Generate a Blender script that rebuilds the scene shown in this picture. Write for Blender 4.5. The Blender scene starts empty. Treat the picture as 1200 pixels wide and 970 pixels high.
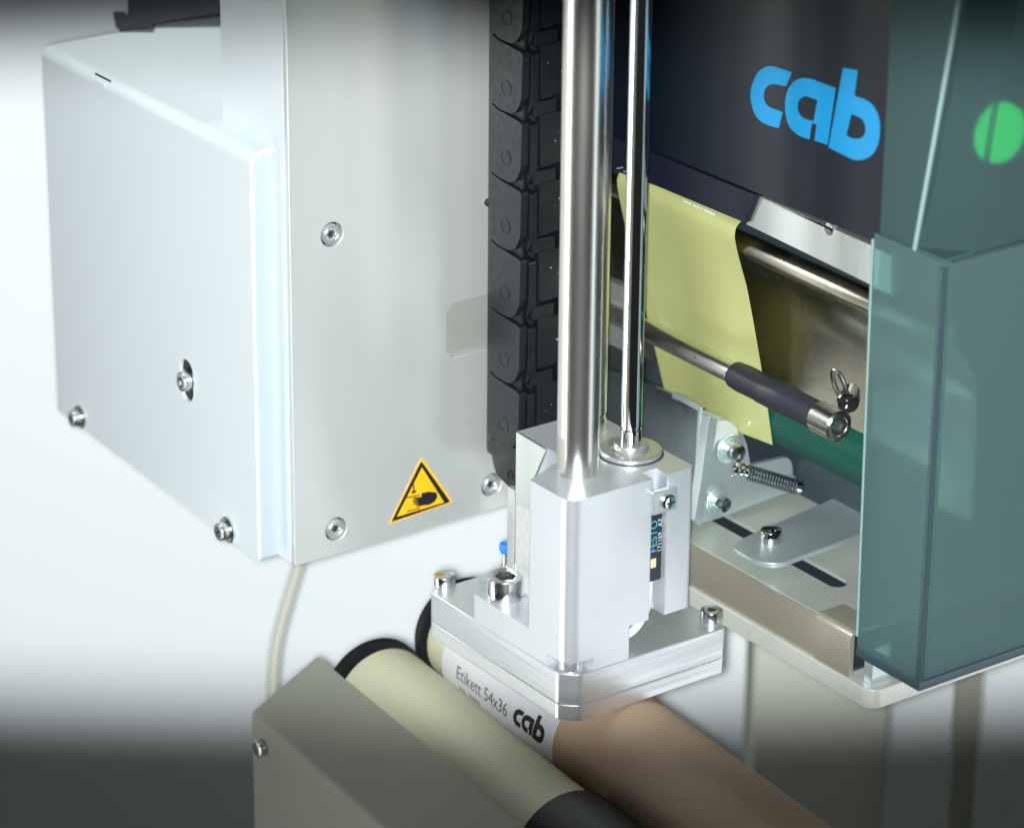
import bpy, bmesh, math, random
from mathutils import Vector, Matrix
from mathutils.geometry import tessellate_polygon
random.seed(4)
C = bpy.context.scene.collection
SC = 0.001                       # all sizes below are written in millimetres
R = math.radians

# ------------------------------------------------------------------ camera
F_PX, YAW, PITCH, ROLL = 4165.0, .62564, .40165, .0092
fw = Vector((math.sin(YAW)*math.cos(PITCH), math.cos(YAW)*math.cos(PITCH), -math.sin(PITCH)))
r0 = Vector((math.cos(YAW), -math.sin(YAW), 0)); u0 = r0.cross(fw)
rt = r0*math.cos(ROLL)+u0*math.sin(ROLL); up = -r0*math.sin(ROLL)+u0*math.cos(ROLL)
def ray(px, py): return rt*((px-600)/F_PX) - up*((py-485)/F_PX) + fw
CAM = ray(664, 850)*-850.0
def on(ax, val, px, py):
    """point (mm) where the sight line of a photo pixel meets the plane ax = val"""
    d = ray(px, py); i = 'xyz'.index(ax)
    return CAM + d*((val-CAM[i])/d[i])
scn = bpy.context.scene
cam_d = bpy.data.cameras.new('camera'); cam = bpy.data.objects.new('camera', cam_d); C.objects.link(cam)
cam.matrix_world = Matrix(((rt.x, up.x, -fw.x, CAM.x*SC), (rt.y, up.y, -fw.y, CAM.y*SC), (rt.z, up.z, -fw.z, CAM.z*SC), (0, 0, 0, 1)))
cam_d.sensor_width = 36; cam_d.lens = F_PX/1200*36; cam_d.clip_start = .05; cam_d.clip_end = 20
cam_d.dof.use_dof = True; cam_d.dof.focus_distance = .865; cam_d.dof.aperture_fstop = 13
scn.camera = cam
scn.render.resolution_x = 1024; scn.render.resolution_y = 827

# ------------------------------------------------------------------ world and lamps
w = bpy.data.worlds.new('World'); scn.world = w; w.use_nodes = True
bg = w.node_tree.nodes['Background']; bg.inputs[0].default_value = (.92, .97, 1, 1); bg.inputs[1].default_value = .018
scn.view_settings.view_transform = 'Standard'; scn.view_settings.look = 'None'
scn.view_settings.exposure = 0; scn.view_settings.gamma = 1
def aim(o, loc, to, upv=Vector((0, 0, 1))):
    loc = Vector(loc)*SC; to = Vector(to)*SC
    z = (loc-to).normalized(); x = upv.cross(z).normalized(); y = z.cross(x)
    o.matrix_world = Matrix(((x.x, y.x, z.x, loc.x), (x.y, y.y, z.y, loc.y), (x.z, y.z, z.z, loc.z), (0, 0, 0, 1)))
def spot(name, loc, to, energy, cone, blend, sx=1, sy=1, rad=8, col=(1, 1, 1)):
    l = bpy.data.lights.new(name, 'SPOT'); o = bpy.data.objects.new(name, l); C.objects.link(o)
    l.energy = energy; l.spot_size = R(cone); l.spot_blend = blend; l.shadow_soft_size = rad*SC; l.color = col
    aim(o, loc, to, up); o.matrix_world = o.matrix_world @ Matrix.Diagonal((sx, sy, 1, 1))
    return o
def area(name, loc, to, energy, sx, sy, col=(1, 1, 1), spread=180):
    l = bpy.data.lights.new(name, 'AREA'); o = bpy.data.objects.new(name, l); C.objects.link(o)
    l.shape = 'RECTANGLE'; l.size = sx*SC; l.size_y = sy*SC; l.energy = energy; l.color = col; l.spread = R(spread)
    aim(o, loc, to); return o
# added front spot at the lens; flattened cone imitates an overlaid fade above and below
kt = CAM + ray(600, 441)*1000
spot('key_spot', CAM-up*1-rt*4, kt, 54, 36, .54, 2.0, .340, 5, (.955, .995, 1))
area('low_fill_right', Vector((30, 20, 40))+Vector((.56, -.74, -.36))*640, (30, 20, 40), .055, 420, 420, (.92, .97, 1), 36)  # added lamp, stands in for bright surroundings mirrored in the front faces
area('low_fill_left', Vector((10, 30, 40))+Vector((-.62, .62, -.30))*560, (10, 30, 40), .025, 260, 420, (.95, 1, .98), 50)  # added lamp, gives the left-facing metal something bright to reflect
area('streak_fill_left', Vector((10, 10, 60))+Vector((-.86, .46, -.36))*420, (10, 10, 60), .10, 60, 420, (1, 1, .97), 60)  # added narrow lamp that draws the bright streak on the rods
area('housing_top_fill', (-10, 190, 460), (0, 140, 126), .10, 160, 160, (.95, 1, .96), 60)  # added lamp, kept narrow to brighten the housing top

# ------------------------------------------------------------------ materials
def mat(name, col, metal=0, rough=.5, noise=0, nscale=400, bump=0, bscale=900, stretch=(1, 1, 1), coat=0, emit=None, spec=.5, rvar=0):
    m = bpy.data.materials.new(name); m.use_nodes = True; nt = m.node_tree; b = nt.nodes['Principled BSDF']
    b.inputs['Base Color'].default_value = (*col, 1); b.inputs['Metallic'].default_value = metal
    b.inputs['Roughness'].default_value = rough; b.inputs['Coat Weight'].default_value = coat
    b.inputs['Specular IOR Level'].default_value = spec
    tc = nt.nodes.new('ShaderNodeTexCoord'); mp = nt.nodes.new('ShaderNodeMapping'); mp.inputs['Scale'].default_value = stretch
    nt.links.new(tc.outputs['Object'], mp.inputs[0])
    if noise or rvar:
        n = nt.nodes.new('ShaderNodeTexNoise'); n.inputs['Scale'].default_value = nscale; n.inputs['Detail'].default_value = 5
        nt.links.new(mp.outputs[0], n.inputs['Vector'])
        if noise:
            mx = nt.nodes.new('ShaderNodeMix'); mx.data_type = 'RGBA'; mx.inputs[6].default_value = (*[c*(1-noise) for c in col], 1)
            mx.inputs[7].default_value = (*[min(1, c*(1+noise)) for c in col], 1)
            nt.links.new(n.outputs[0], mx.inputs[0]); nt.links.new(mx.outputs[2], b.inputs['Base Color'])
        if rvar:
            mr = nt.nodes.new('ShaderNodeMapRange'); mr.inputs[1].default_value = .3; mr.inputs[2].default_value = .7
            mr.inputs[3].default_value = max(.02, rough-rvar); mr.inputs[4].default_value = rough+rvar
            nt.links.new(n.outputs[0], mr.inputs[0]); nt.links.new(mr.outputs[0], b.inputs['Roughness'])
    if bump:
        n2 = nt.nodes.new('ShaderNodeTexNoise'); n2.inputs['Scale'].default_value = bscale; n2.inputs['Detail'].default_value = 3
        nt.links.new(mp.outputs[0], n2.inputs['Vector'])
        bp = nt.nodes.new('ShaderNodeBump'); bp.inputs['Strength'].default_value = bump; bp.inputs['Distance'].default_value = .0002
        nt.links.new(n2.outputs[0], bp.inputs['Height']); nt.links.new(bp.outputs[0], b.inputs['Normal'])
    if emit:
        b.inputs['Emission Color'].default_value = (*emit[:3], 1); b.inputs['Emission Strength'].default_value = emit[3]
    return m
M = {}
M['paint'] = mat('white_powder_coat', (.68, .75, .78), 0, .52, .025, 25, .35, 2600, rvar=.12)
M['case'] = mat('case_paint_toned_down', (.46, .52, .56), 0, .55, .02, 60, .3, 2200, rvar=.05)  # darkened against the panel paint to offset strong key light on its front
M['column'] = mat('satin_column_metal', (.85, .88, .865), .62, .34, .02, 30, .03, 900, (1, 1, .05), rvar=.04)
nt_ = M['column'].node_tree; tg_ = nt_.nodes.new('ShaderNodeTangent'); tg_.direction_type = 'RADIAL'; tg_.axis = 'Z'
b_ = nt_.nodes['Principled BSDF']; b_.inputs['Anisotropic'].default_value = .85; b_.inputs['Anisotropic Rotation'].default_value = .25
nt_.links.new(tg_.outputs[0], b_.inputs['Tangent'])
M['anod'] = mat('pale_anodised_aluminium', (.71, .75, .79), .62, .38, .02, 80, .08, 1500, rvar=.02)
M['alu'] = mat('milled_aluminium', (.70, .73, .71), .8, .30, .05, 160, .08, 700, (1, 1, .12), rvar=.07)
M['aluplate'] = mat('brushed_aluminium_plate', (.74, .78, .80), .78, .36, .07, 260, .3, 900, (.06, .06, 1), rvar=.1)
M['rod'] = mat('ground_steel_rod', (.84, .82, .77), 1, .30, .03, 90, .03, 1200, (1, 1, .08), rvar=.04)
M['chrome'] = mat('polished_chrome', (.82, .82, .82), 1, .08, 0, 1)
M['zinc'] = mat('zinc_plated_steel', (.60, .70, .71), .7, .36, .08, 60, .08, 500, rvar=.06)
M['screw'] = mat('stainless_screw', (.72, .74, .74), 1, .22, .05, 500, .15, 1500, rvar=.06)
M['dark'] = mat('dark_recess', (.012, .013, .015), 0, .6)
M['chain'] = mat('dark_grey_nylon', (.006, .008, .011), 0, .45, .2, 500, .25, 1400, rvar=.08)
M['stain'] = mat('brushed_stainless_sheet', (.52, .48, .39), 1, .26, .06, 60, .06, 700, (.05, 1, 1), rvar=.05)
M['stain2'] = mat('dull_olive_metal', (.66, .69, .64), .6, .3, .05, 60, .05, 700)  # olive metal darkened to supply the cable cut-out's missing shading
M['skirt'] = mat('brownish_satin_steel', (.52, .48, .39), .6, .32, .05, 60, .06, 700, (1, .05, 1), rvar=.05)
M['tray'] = mat('grey_green_tray', (.52, .57, .50), .35, .36, .04, 90, .04, 900, rvar=.05)
M['base'] = mat('cast_base_plate', (.74, .76, .70), .35, .38, .04, 90, .08, 900)
M['steel'] = mat('dark_zinc_sheet', (.25, .30, .32), .9, .30, .10, 60, .06, 500, rvar=.1)
M['paper'] = mat('yellow_backing_paper', (.47, .49, .20), 0, .30, .16, 60, .10, 80, (1, 1, .12), coat=.4)
M['black'] = mat('black_plastic', (.008, .011, .022), 0, .38, .1, 300, .08, 1200)
M['navy'] = mat('dark_smoked_panel', (.004, .008, .015), 0, .33, .2, 9, spec=.35)
M['body'] = mat('printer_interior', (.03, .045, .055), 0, .5, .3, 25)
M['green'] = mat('green_rubber', (.003, .075, .05), 0, .5, .1, 200, .1, 900)
M['sleeve'] = mat('black_rubber_sleeve', (.028, .030, .040), 0, .48, .1, 300, .15, 900)
M['nickel'] = mat('nickel_knob', (.72, .70, .64), 1, .25, .03, 200, .1, 1500, rvar=.05)
M['cream'] = mat('cream_rubber_roller', (.66, .65, .46), 0, .55, .07, 35, .15, 500)
M['olive'] = mat('olive_bracket_paint', (.30, .31, .255), .1, .5, .05, 60, .12, 1500)
M['card'] = mat('brown_cardboard', (.50, .345, .23), 0, .62, .14, 60, .3, 700, (1, 1, 1))
M['label'] = mat('white_label_paper', (.72, .72, .76), 0, .45, .015, 60)
M['ink'] = mat('label_ink', (.09, .09, .11), 0, .5)
M['inkb'] = mat('black_ink', (.012, .012, .016), 0, .45)
M['rubber'] = mat('black_rubber', (.010, .011, .012), 0, .45, .1, 300, .1, 900)
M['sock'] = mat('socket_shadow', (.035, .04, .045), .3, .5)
M['logo'] = mat('cyan_logo_print', (.0, .26, .56), 0, .4, emit=None)
M['yellow'] = mat('yellow_sticker', (.95, .52, .012), 0, .4, coat=.2)
M['blue'] = mat('blue_plastic', (.03, .22, .62), 0, .35)
M['hose'] = mat('cream_hose', (.52, .53, .44), 0, .5)
M['cable'] = mat('white_cable', (.70, .72, .72), 0, .4)
M['festo'] = mat('pale_blue_print', (.10, .42, .62), 0, .4)
M['wprint'] = mat('white_print', (.62, .64, .66), 0, .4)
M['sensor'] = mat('sensor_housing', (.016, .020, .034), 0, .35)
M['led'] = mat('sensor_window', (.75, .68, .36), 0, .3)
M['wall'] = mat('white_backdrop', (.93, .985, 1.0), 0, .8, .01, 3)
M['post'] = mat('pale_grey_post', (.62, .64, .55), .2, .5, .03, 10)
M['glow'] = mat('green_lamp', (.0, .5, .12), 0, .3, emit=(.0, .62, .08, 1.9))
def cover_mat(name='smoked_teal_acrylic', k=.70, rr=.5):
    m = bpy.data.materials.new(name); m.use_nodes = True; nt = m.node_tree
    b = nt.nodes['Principled BSDF']; out = nt.nodes['Material Output']
    b.inputs['Base Color'].default_value = (.21, .37, .375, 1); b.inputs['Roughness'].default_value = .3
    rf = nt.nodes.new('ShaderNodeBsdfRefraction'); rf.inputs['Color'].default_value = (.52, .74, .74, 1)
    rf.inputs['Roughness'].default_value = rr; rf.inputs['IOR'].default_value = 1.06
    mx = nt.nodes.new('ShaderNodeMixShader'); mx.inputs[0].default_value = k
    nt.links.new(b.outputs[0], mx.inputs[1]); nt.links.new(rf.outputs[0], mx.inputs[2]); nt.links.new(mx.outputs[0], out.inputs[0])
    return m
M['cover'] = cover_mat(); M['cover2'] = cover_mat('clearer_teal_acrylic', .80, .42)
M['edge_glint'] = mat('pale_teal_highlight', (.26, .38, .38), 0, .3)  # pale tone that paints the cover's edge highlights
M['coveredge'] = mat('dark_acrylic_edge', (.035, .065, .08), 0, .25)
def clear_mat():
    m = bpy.data.materials.new('milky_clear_plastic'); m.use_nodes = True; b = m.node_tree.nodes['Principled BSDF']
    b.inputs['Base Color'].default_value = (.70, .76, .74, 1); b.inputs['Roughness'].default_value = .2
    b.inputs['Transmission Weight'].default_value = .35; b.inputs['IOR'].default_value = 1.3
    return m
M['clear'] = clear_mat()
M['frost'] = mat('speckled_frosted_film', (.58, .60, .58), .2, .5, .25, 900, .4, 900)

# ------------------------------------------------------------------ helpers
def tag(o, label=None, cat=None, group=None, kind=None):
    if label: o['label'] = label
    if cat: o['category'] = cat
    if group: o['group'] = group
    if kind: o['kind'] = kind
    return o
def thing(name, loc, label, cat, group=None):
    o = bpy.data.objects.new(name, None); C.objects.link(o); o.location = Vector(loc)*SC; o.empty_display_size = .01
    bpy.context.view_layer.update()
    return tag(o, label, cat, group)
def finish(bm, name, m, parent=None, bevel=0, seg=2, ang=35):
    """weld, bevel hard edges, shade smooth with sharp creases, link under parent keeping world position"""
    bmesh.ops.remove_doubles(bm, verts=bm.verts, dist=1e-4)
    bmesh.ops.recalc_face_normals(bm, faces=bm.faces)
    if bevel:
        es = [e for e in bm.edges if len(e.link_faces) == 2 and e.calc_face_angle(0) > R(ang)]
        bmesh.ops.bevel(bm, geom=es, offset=bevel, segments=seg, profile=.5, affect='EDGES', clamp_overlap=True)
    for f in bm.faces: f.smooth = True
    for e in bm.edges:
        if len(e.link_faces) == 2: e.smooth = e.calc_face_angle(0) < R(33)
    me = bpy.data.meshes.new(name); bm.transform(Matrix.Scale(SC, 4)); bm.to_mesh(me); bm.free()
    me.materials.append(m)
    o = bpy.data.objects.new(name, me); C.objects.link(o)
    if bevel:
        md = o.modifiers.new('weighted_normal', 'WEIGHTED_NORMAL'); md.keep_sharp = True; md.weight = 100
    if parent is not None:
        o.parent = parent; o.matrix_parent_inverse = parent.matrix_world.inverted()
    return o
def flat(bm, loops, to3, depth_vec):
    """filled outline (loops[0] outer, others holes) in 2-D, mapped by to3, given thickness depth_vec"""
    es = []
    b2 = bmesh.new()
    for lp in loops:
        vs = [b2.verts.new((p[0], p[1], 0)) for p in lp]
        es += [b2.edges.new((vs[i], vs[(i+1) % len(vs)])) for i in range(len(vs))]
    bmesh.ops.triangle_fill(b2, edges=es, use_beauty=True, use_dissolve=False)
    bmesh.ops.dissolve_limit(b2, angle_limit=.01, verts=b2.verts, edges=b2.edges)
    mp = {}
    b2.verts.ensure_lookup_table()
    for v in b2.verts:
        p = Vector(to3(v.co.x, v.co.y)); mp[v] = (bm.verts.new(p), bm.verts.new(p+depth_vec) if depth_vec else None)
    for f in b2.faces:
        bm.faces.new([mp[v][0] for v in f.verts])
        if depth_vec: bm.faces.new([mp[v][1] for v in reversed(f.verts)])
    if depth_vec:
        for e in b2.edges:
            if len(e.link_faces) == 1:
                a, b = e.verts; bm.faces.new((mp[a][0], mp[b][0], mp[b][1], mp[a][1]))
    b2.free(); return bm
AX = {'x': (lambda v: (lambda a, b: (v, a, b)), (1, 2)), 'y': (lambda v: (lambda a, b: (a, v, b)), (0, 2)), 'z': (lambda v: (lambda a, b: (a, b, v)), (0, 1))}
DV = {'x': Vector((1, 0, 0)), 'y': Vector((0, 1, 0)), 'z': Vector((0, 0, 1))}
def slab(ax, val, loops, depth, bm=None):
    if not isinstance(loops[0][0], (tuple, list, Vector)): loops = [loops]
    bm = bm or bmesh.new()
    return flat(bm, loops, AX[ax][0](val), DV[ax]*depth if depth else None)
def pxl(ax, val, pts):
    i, j = AX[ax][1]; out = []
    for p in pts:
        q = on(ax, val, *p); out.append((q[i], q[j]))
    return out
def rrect(x0, x1, y0, y1, r, n=5):
    out = []
    for cx, cy, a in ((x1-r, y0+r, -90), (x1-r, y1-r, 0), (x0+r, y1-r, 90), (x0+r, y0+r, 180)):
        for k in range(n+1):
            t = R(a+90*k/n); out.append((cx+r*math.cos(t), cy+r*math.sin(t)))
    return out
def rounded(pts, rad, n=4):
    """round the corners of a 2-D polygon; rad a number or a list"""
    out = []; L = len(pts)
    for i, p in enumerate(pts):
        r = rad[i] if isinstance(rad, (list, tuple)) else rad
        p = Vector(p); a = Vector(pts[i-1]); b = Vector(pts[(i+1) % L])
        da = (a-p); db = (b-p); r = min(r, da.length*.48, db.length*.48)
        if r <= 0: out.append(tuple(p)); continue
        s = p+da.normalized()*r; e = p+db.normalized()*r
        for k in range(n+1):
            t = k/n; q = s*(1-t)**2+p*2*t*(1-t)+e*t*t; out.append((q.x, q.y))
    return out
def smooth_outline(pts):
    """wide curves at the gentle corners, crisp ones at the sharp corners"""
    rad = []
    for i, p in enumerate(pts):
        p = Vector(p); a = (p-Vector(pts[i-1])).normalized(); b = (Vector(pts[(i+1) % len(pts)])-p).normalized()
        rad.append(99 if a.dot(b) > .62 else 1.2)
    return rounded(pts, rad, 5)
def circ(cx, cy, r, n=24): return [(cx+r*math.cos(2*math.pi*k/n), cy+r*math.sin(2*math.pi*k/n)) for k in range(n)]
def box(x0, x1, y0, y1, z0, z1, bm=None):
    bm = bm or bmesh.new()
    return slab('z', z0, [(x0, y0), (x1, y0), (x1, y1), (x0, y1)], z1-z0, bm)
def frame(d):
    d = Vector(d).normalized(); a = Vector((0, 0, 1)) if abs(d.z) < .9 else Vector((1, 0, 0))
    x = a.cross(d).normalized(); return x, d.cross(x), d
def lathe(p, d, prof, n=32, bm=None):
    """prof: list of (radius, height along d); radius 0 closes"""
    bm = bm or bmesh.new(); x, y, z = frame(d); p = Vector(p); prev = None
    for r, h in prof:
        if r <= 1e-6: ring = [bm.verts.new(p+z*h)]
        else: ring = [bm.verts.new(p+z*h+x*(r*math.cos(2*math.pi*k/n))+y*(r*math.sin(2*math.pi*k/n))) for k in range(n)]
        if prev:
            if len(prev) == 1 and len(ring) > 1:
                for k in range(n): bm.faces.new((prev[0], ring[k], ring[(k+1) % n]))
            elif len(ring) == 1 and len(prev) > 1:
                for k in range(n): bm.faces.new((prev[k], prev[(k+1) % n], ring[0]))
            elif len(ring) > 1:
                for k in range(n): bm.faces.new((prev[k], prev[(k+1) % n], ring[(k+1) % n], ring[k]))
        prev = ring
    return bm
def tube(pts, r, n=14, bm=None, cap=True):
    bm = bm or bmesh.new(); pts = [Vector(p) for p in pts]; prev = None; x = None
    for i, p in enumerate(pts):
        d = (pts[min(i+1, len(pts)-1)]-pts[max(i-1, 0)]).normalized()
        if x is None: x = frame(d)[0]
        x = (x-d*x.dot(d)).normalized(); y = d.cross(x)
        rr = r[i] if isinstance(r, (list, tuple)) else r
        ring = [bm.verts.new(p+x*(rr*math.cos(2*math.pi*k/n))+y*(rr*math.sin(2*math.pi*k/n))) for k in range(n)]
        if prev:
            for k in range(n): bm.faces.new((prev[k], prev[(k+1) % n], ring[(k+1) % n], ring[k]))
        elif cap: bm.faces.new(ring)
        prev = ring
    if cap: bm.faces.new(prev)
    return bm
def spline(pts, n=8):
    P = [Vector(p) for p in pts]; P = [P[0]*2-P[1]]+P+[P[-1]*2-P[-2]]; out = []
    for i in range(1, len(P)-2):
        for k in range(n):
            t = k/n; a, b, c, d = P[i-1:i+3]
            out.append(.5*((2*b)+(c-a)*t+(2*a-5*b+4*c-d)*t*t+(3*b-a-3*c+d)*t**3))
    out.append(P[-2]); return out
def head(p, d, r, h, sock, depth=1.2, star=False, cham=.25, flange=0, fr=0, bm=None):
    """screw head standing h above p along d, with a hexagon or star socket"""
    bm = bm or bmesh.new(); n = 36; x, y, z = frame(d); p = Vector(p)
    def circle(rr, hh): return [bm.verts.new(p+z*hh+x*(rr*math.cos(2*math.pi*k/n))+y*(rr*math.sin(2*math.pi*k/n))) for k in range(n)]
    def sockring(rr, hh):
        out = []
        for k in range(n):
            a = 2*math.pi*k/n
            if star: q = rr*(1+.16*math.cos(6*a))
            else:
                b = (a % (math.pi/3))-math.pi/6; q = rr*math.cos(math.pi/6)/math.cos(b)
            out.append(bm.verts.new(p+z*hh+x*(q*math.cos(a))+y*(q*math.sin(a))))
        return out
    rings = []
    if flange: rings += [circle(fr, 0), circle(fr, flange*.7), circle(fr-.25, flange), circle(r, flange)]
    else: rings += [circle(r, 0)]
    rings += [circle(r, h-cham), circle(r-cham*.35, h-cham*.3), circle(r-cham, h)]
    if sock: rings += [sockring(sock+.15, h), sockring(sock, h-.15), sockring(sock, h-depth)]
    for a, b in zip(rings, rings[1:]):
        for k in range(n): bm.faces.new((a[k], a[(k+1) % n], b[(k+1) % n], b[k]))
    bm.faces.new(rings[-1]); bm.faces.new(list(reversed(rings[0])))
    return bm
def socket_shade(p, d, h, depth, r, parent):
    return finish(lathe(Vector(p)+Vector(d)*(h-depth+.06), d, [(0, 0), (r, 0), (r, .08), (0, .08)], 18), 'socket', M['sock'], parent)  # dark disc standing in for shade at the bottom of the socket
def boolean(a, b, op):
    """a, b objects; a becomes the result, b removed"""
    md = a.modifiers.new('b', 'BOOLEAN'); md.operation = op; md.object = b; md.solver = 'EXACT'
    dg = bpy.context.evaluated_depsgraph_get(); me = bpy.data.meshes.new_from_object(a.evaluated_get(dg))
    a.modifiers.clear(); a.data = me; bpy.data.objects.remove(b); return a
def text_mesh(txt, size):
    """flat text outline as (verts2d, faces) in mm, baseline origin"""
    cu = bpy.data.curves.new('t', 'FONT'); cu.body = txt; cu.size = size; cu.resolution_u = 3
    o = bpy.data.objects.new('t', cu); C.objects.link(o)
    dg = bpy.context.evaluated_depsgraph_get(); me = bpy.data.meshes.new_from_object(o.evaluated_get(dg))
    vs = [(v.co.x, v.co.y) for v in me.vertices]; fs = [tuple(p.vertices) for p in me.polygons]
    bpy.data.objects.remove(o); bpy.data.meshes.remove(me); return vs, fs
def text_bm(txt, size, to3, bm=None):
    bm = bm or bmesh.new(); vs, fs = text_mesh(txt, size); V_ = [bm.verts.new(to3(*v)) for v in vs]
    for f in fs:
        try: bm.faces.new([V_[i] for i in f])
        except ValueError: pass
    return bm

# ------------------------------------------------------------------ the setting
wc = CAM + fw*1290
vfw = Vector((fw.x, fw.y, 0)).normalized(); vr = Vector((vfw.y, -vfw.x, 0))
bm = bmesh.new()
wy = 470
def wallpt(s, z): 
    p = CAM+vfw*1160*math.cos(PITCH); return (p+vr*s).xy.to_3d()+Vector((0, 0, z))
# backdrop: an upright sheet that curls forward at its foot into a floor
sec = [(0, 420), (0, -330)]+[(-260*(1-math.cos(R(a))), -330-260*math.sin(R(a))) for a in range(9, 91, 9)]+[(-900, -590)]
prev = None
for off, z in sec:
    row = [bm.verts.new(wallpt(s, z)+vfw*off) for s in (-900, 900)]
    if prev: bm.faces.new((prev[0], prev[1], row[1], row[0]))
    prev = row
tag(finish(bm, 'backdrop_wall', M['wall']), kind='structure')

def at_depth(px, py, t): return CAM+ray(px, py)*t
# pale upright profiles of the machine stand behind, out of focus
def post(x0, x1, ytop, t, label, ybot=1100, m='post'):
    a = at_depth(x0, ytop, t); b = at_depth(x1, ytop, t); wd = (b-a).length; c = (a+b)/2
    c.z = a.z
    bm = bmesh.new()
    prof = rounded([(-wd/2, 0), (wd/2, 0), (wd/2, wd*.7), (-wd/2, wd*.7)], wd*.08, 3)
    flat(bm, [prof], lambda s, q: c+vr*s+vfw*q+Vector((0, 0, -520)), Vector((0, 0, 520)))
    th = thing('stand_post', (c.x, c.y, c.z-520), label, 'post')
    finish(bm, 'profile', M[m], th)
    return th
post(885, 1052, 700, 1060, 'wide pale grey upright post out of focus under the printer base plate')
post(1128, 1158, 700, 1050, 'thin olive upright bar out of focus at the lower right', m='olive')

# thin hose hanging behind the column
t = 1050
hp = spline([at_depth(372, 560, t), at_depth(356, 640, t), at_depth(338, 700, t), at_depth(323, 760, t), at_depth(319, 830, t), at_depth(322, 900, t), at_depth(330, 1010, t)])
hz = thing('hose', hp[-1], 'cream coloured hose curving down behind the tall column', 'hose')
finish(tube(hp, 1.7, 12), 'hose_tube', M['hose'], hz)

# black clamp far up on the left, blurred
t = 940
cl = thing('clamp', at_depth(220, 20, t), 'black clamp with tapering lever above the housing, cut by the top edge', 'clamp')
bm = bmesh.new()
flat(bm, [rounded([(148, -60), (318, -60), (312, 8), (262, 14), (200, 24), (176, 30), (150, 22)], 4)], lambda a, b: at_depth(a, b, t), fw*30)
finish(bm, 'clamp_body', M['black'], cl)
bm = bmesh.new()
flat(bm, [rounded([(132, 14), (146, 14), (150, 22), (178, 24), (180, 32), (136, 34)], 3)], lambda a, b: at_depth(a, b, t-4), fw*14)
finish(bm, 'clamp_jaw', M['chain'], cl)
bm = bmesh.new()
flat(bm, [rounded([(300, -50), (315, -50), (312, 30), (302, 32)], 2)], lambda a, b: at_depth(a, b, t-6), fw*16)
finish(bm, 'clamp_foot', M['olive'], cl)

# ------------------------------------------------------------------ white housing on the left
HX = -32.0
hb = thing('machine_housing', (0, 130, 18), 'white powder coated sheet metal housing with slotted side and flanged bolts', 'housing')
def shear(bm):
    for v in bm.verts:
        if v.co.z < 60: v.co.z += max(0, (v.co.y-86))*.05
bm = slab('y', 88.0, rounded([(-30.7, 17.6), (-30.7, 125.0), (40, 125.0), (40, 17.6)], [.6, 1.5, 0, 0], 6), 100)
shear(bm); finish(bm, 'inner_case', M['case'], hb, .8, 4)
slot_c = on('x', HX, 221, 445)
sl = []
hh = 5.6; sr = 3.1
for k in range(9): sl.append((slot_c.y+sr*math.cos(R(180*k/8)), slot_c.z+hh-sr+sr*math.sin(R(180*k/8))))
for k in range(9): sl.append((slot_c.y-sr*math.cos(R(180*k/8)), slot_c.z-hh+sr-sr*math.sin(R(180*k/8))))
s2 = on('x', HX, 119, 99)
sl2 = rrect(s2.y-2.6, s2.y+2.6, s2.z-.7, s2.z+.7, .5, 3)
bm = slab('x', HX-.6, [rounded([(86.2, 18.4), (189, 23.6), (189, 123.2), (86.2, 123.2)], [.8, .8, 0, 0]), sl, sl2], 1.0)
finish(bm, 'side_panel', M['paint'], hb, .22, 2)
# folded top of the same sheet, its long fold rounded
prof = [(HX-.6, 123.1)]+[(HX+2.4-3.0*math.cos(R(a)), 123.2+3.0*math.sin(R(a))) for a in range(0, 91, 10)]+[(40, 126.2), (40, 125.05), (HX+2.4, 125.05)]+[(HX+2.4-1.5*math.cos(R(a)), 123.2+1.5*math.sin(R(a))) for a in range(80, -1, -20)]
bm = slab('y', 86.3, prof, 102.6); finish(bm, 'top_panel', M['paint'], hb)
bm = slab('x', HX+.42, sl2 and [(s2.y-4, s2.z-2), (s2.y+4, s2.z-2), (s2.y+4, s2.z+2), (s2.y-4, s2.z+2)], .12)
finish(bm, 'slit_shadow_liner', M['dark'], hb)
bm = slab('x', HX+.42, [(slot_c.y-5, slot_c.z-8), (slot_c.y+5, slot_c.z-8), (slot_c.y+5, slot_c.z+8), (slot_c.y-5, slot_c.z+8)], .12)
finish(bm, 'slot_shadow_liner', M['dark'], hb)  # black plate stands in for shade inside the slot
bc = on('x', HX-.2, 222, 445)
tag(finish(head(bc, (-1, 0, 0), 2.6, 2.6, 1.25, 1.4, fr=2.9, flange=.7), 'bolt', M['screw'], hb), 'bolt seated in the oblong slot')
for q in ((268, 620, 1.0), (95, 488, .95)):
    p = on('x', HX-.6, q[0], q[1])
    bo = finish(head(p, (-1, 0, 0), 2.35*q[2], 3.1, 1.15, 1.6, star=True, fr=3.4*q[2], flange=.9), 'bolt', M['screw'], hb); socket_shade(p, (-1, 0, 0), 3.1, 1.0, 1.2, bo)

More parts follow.
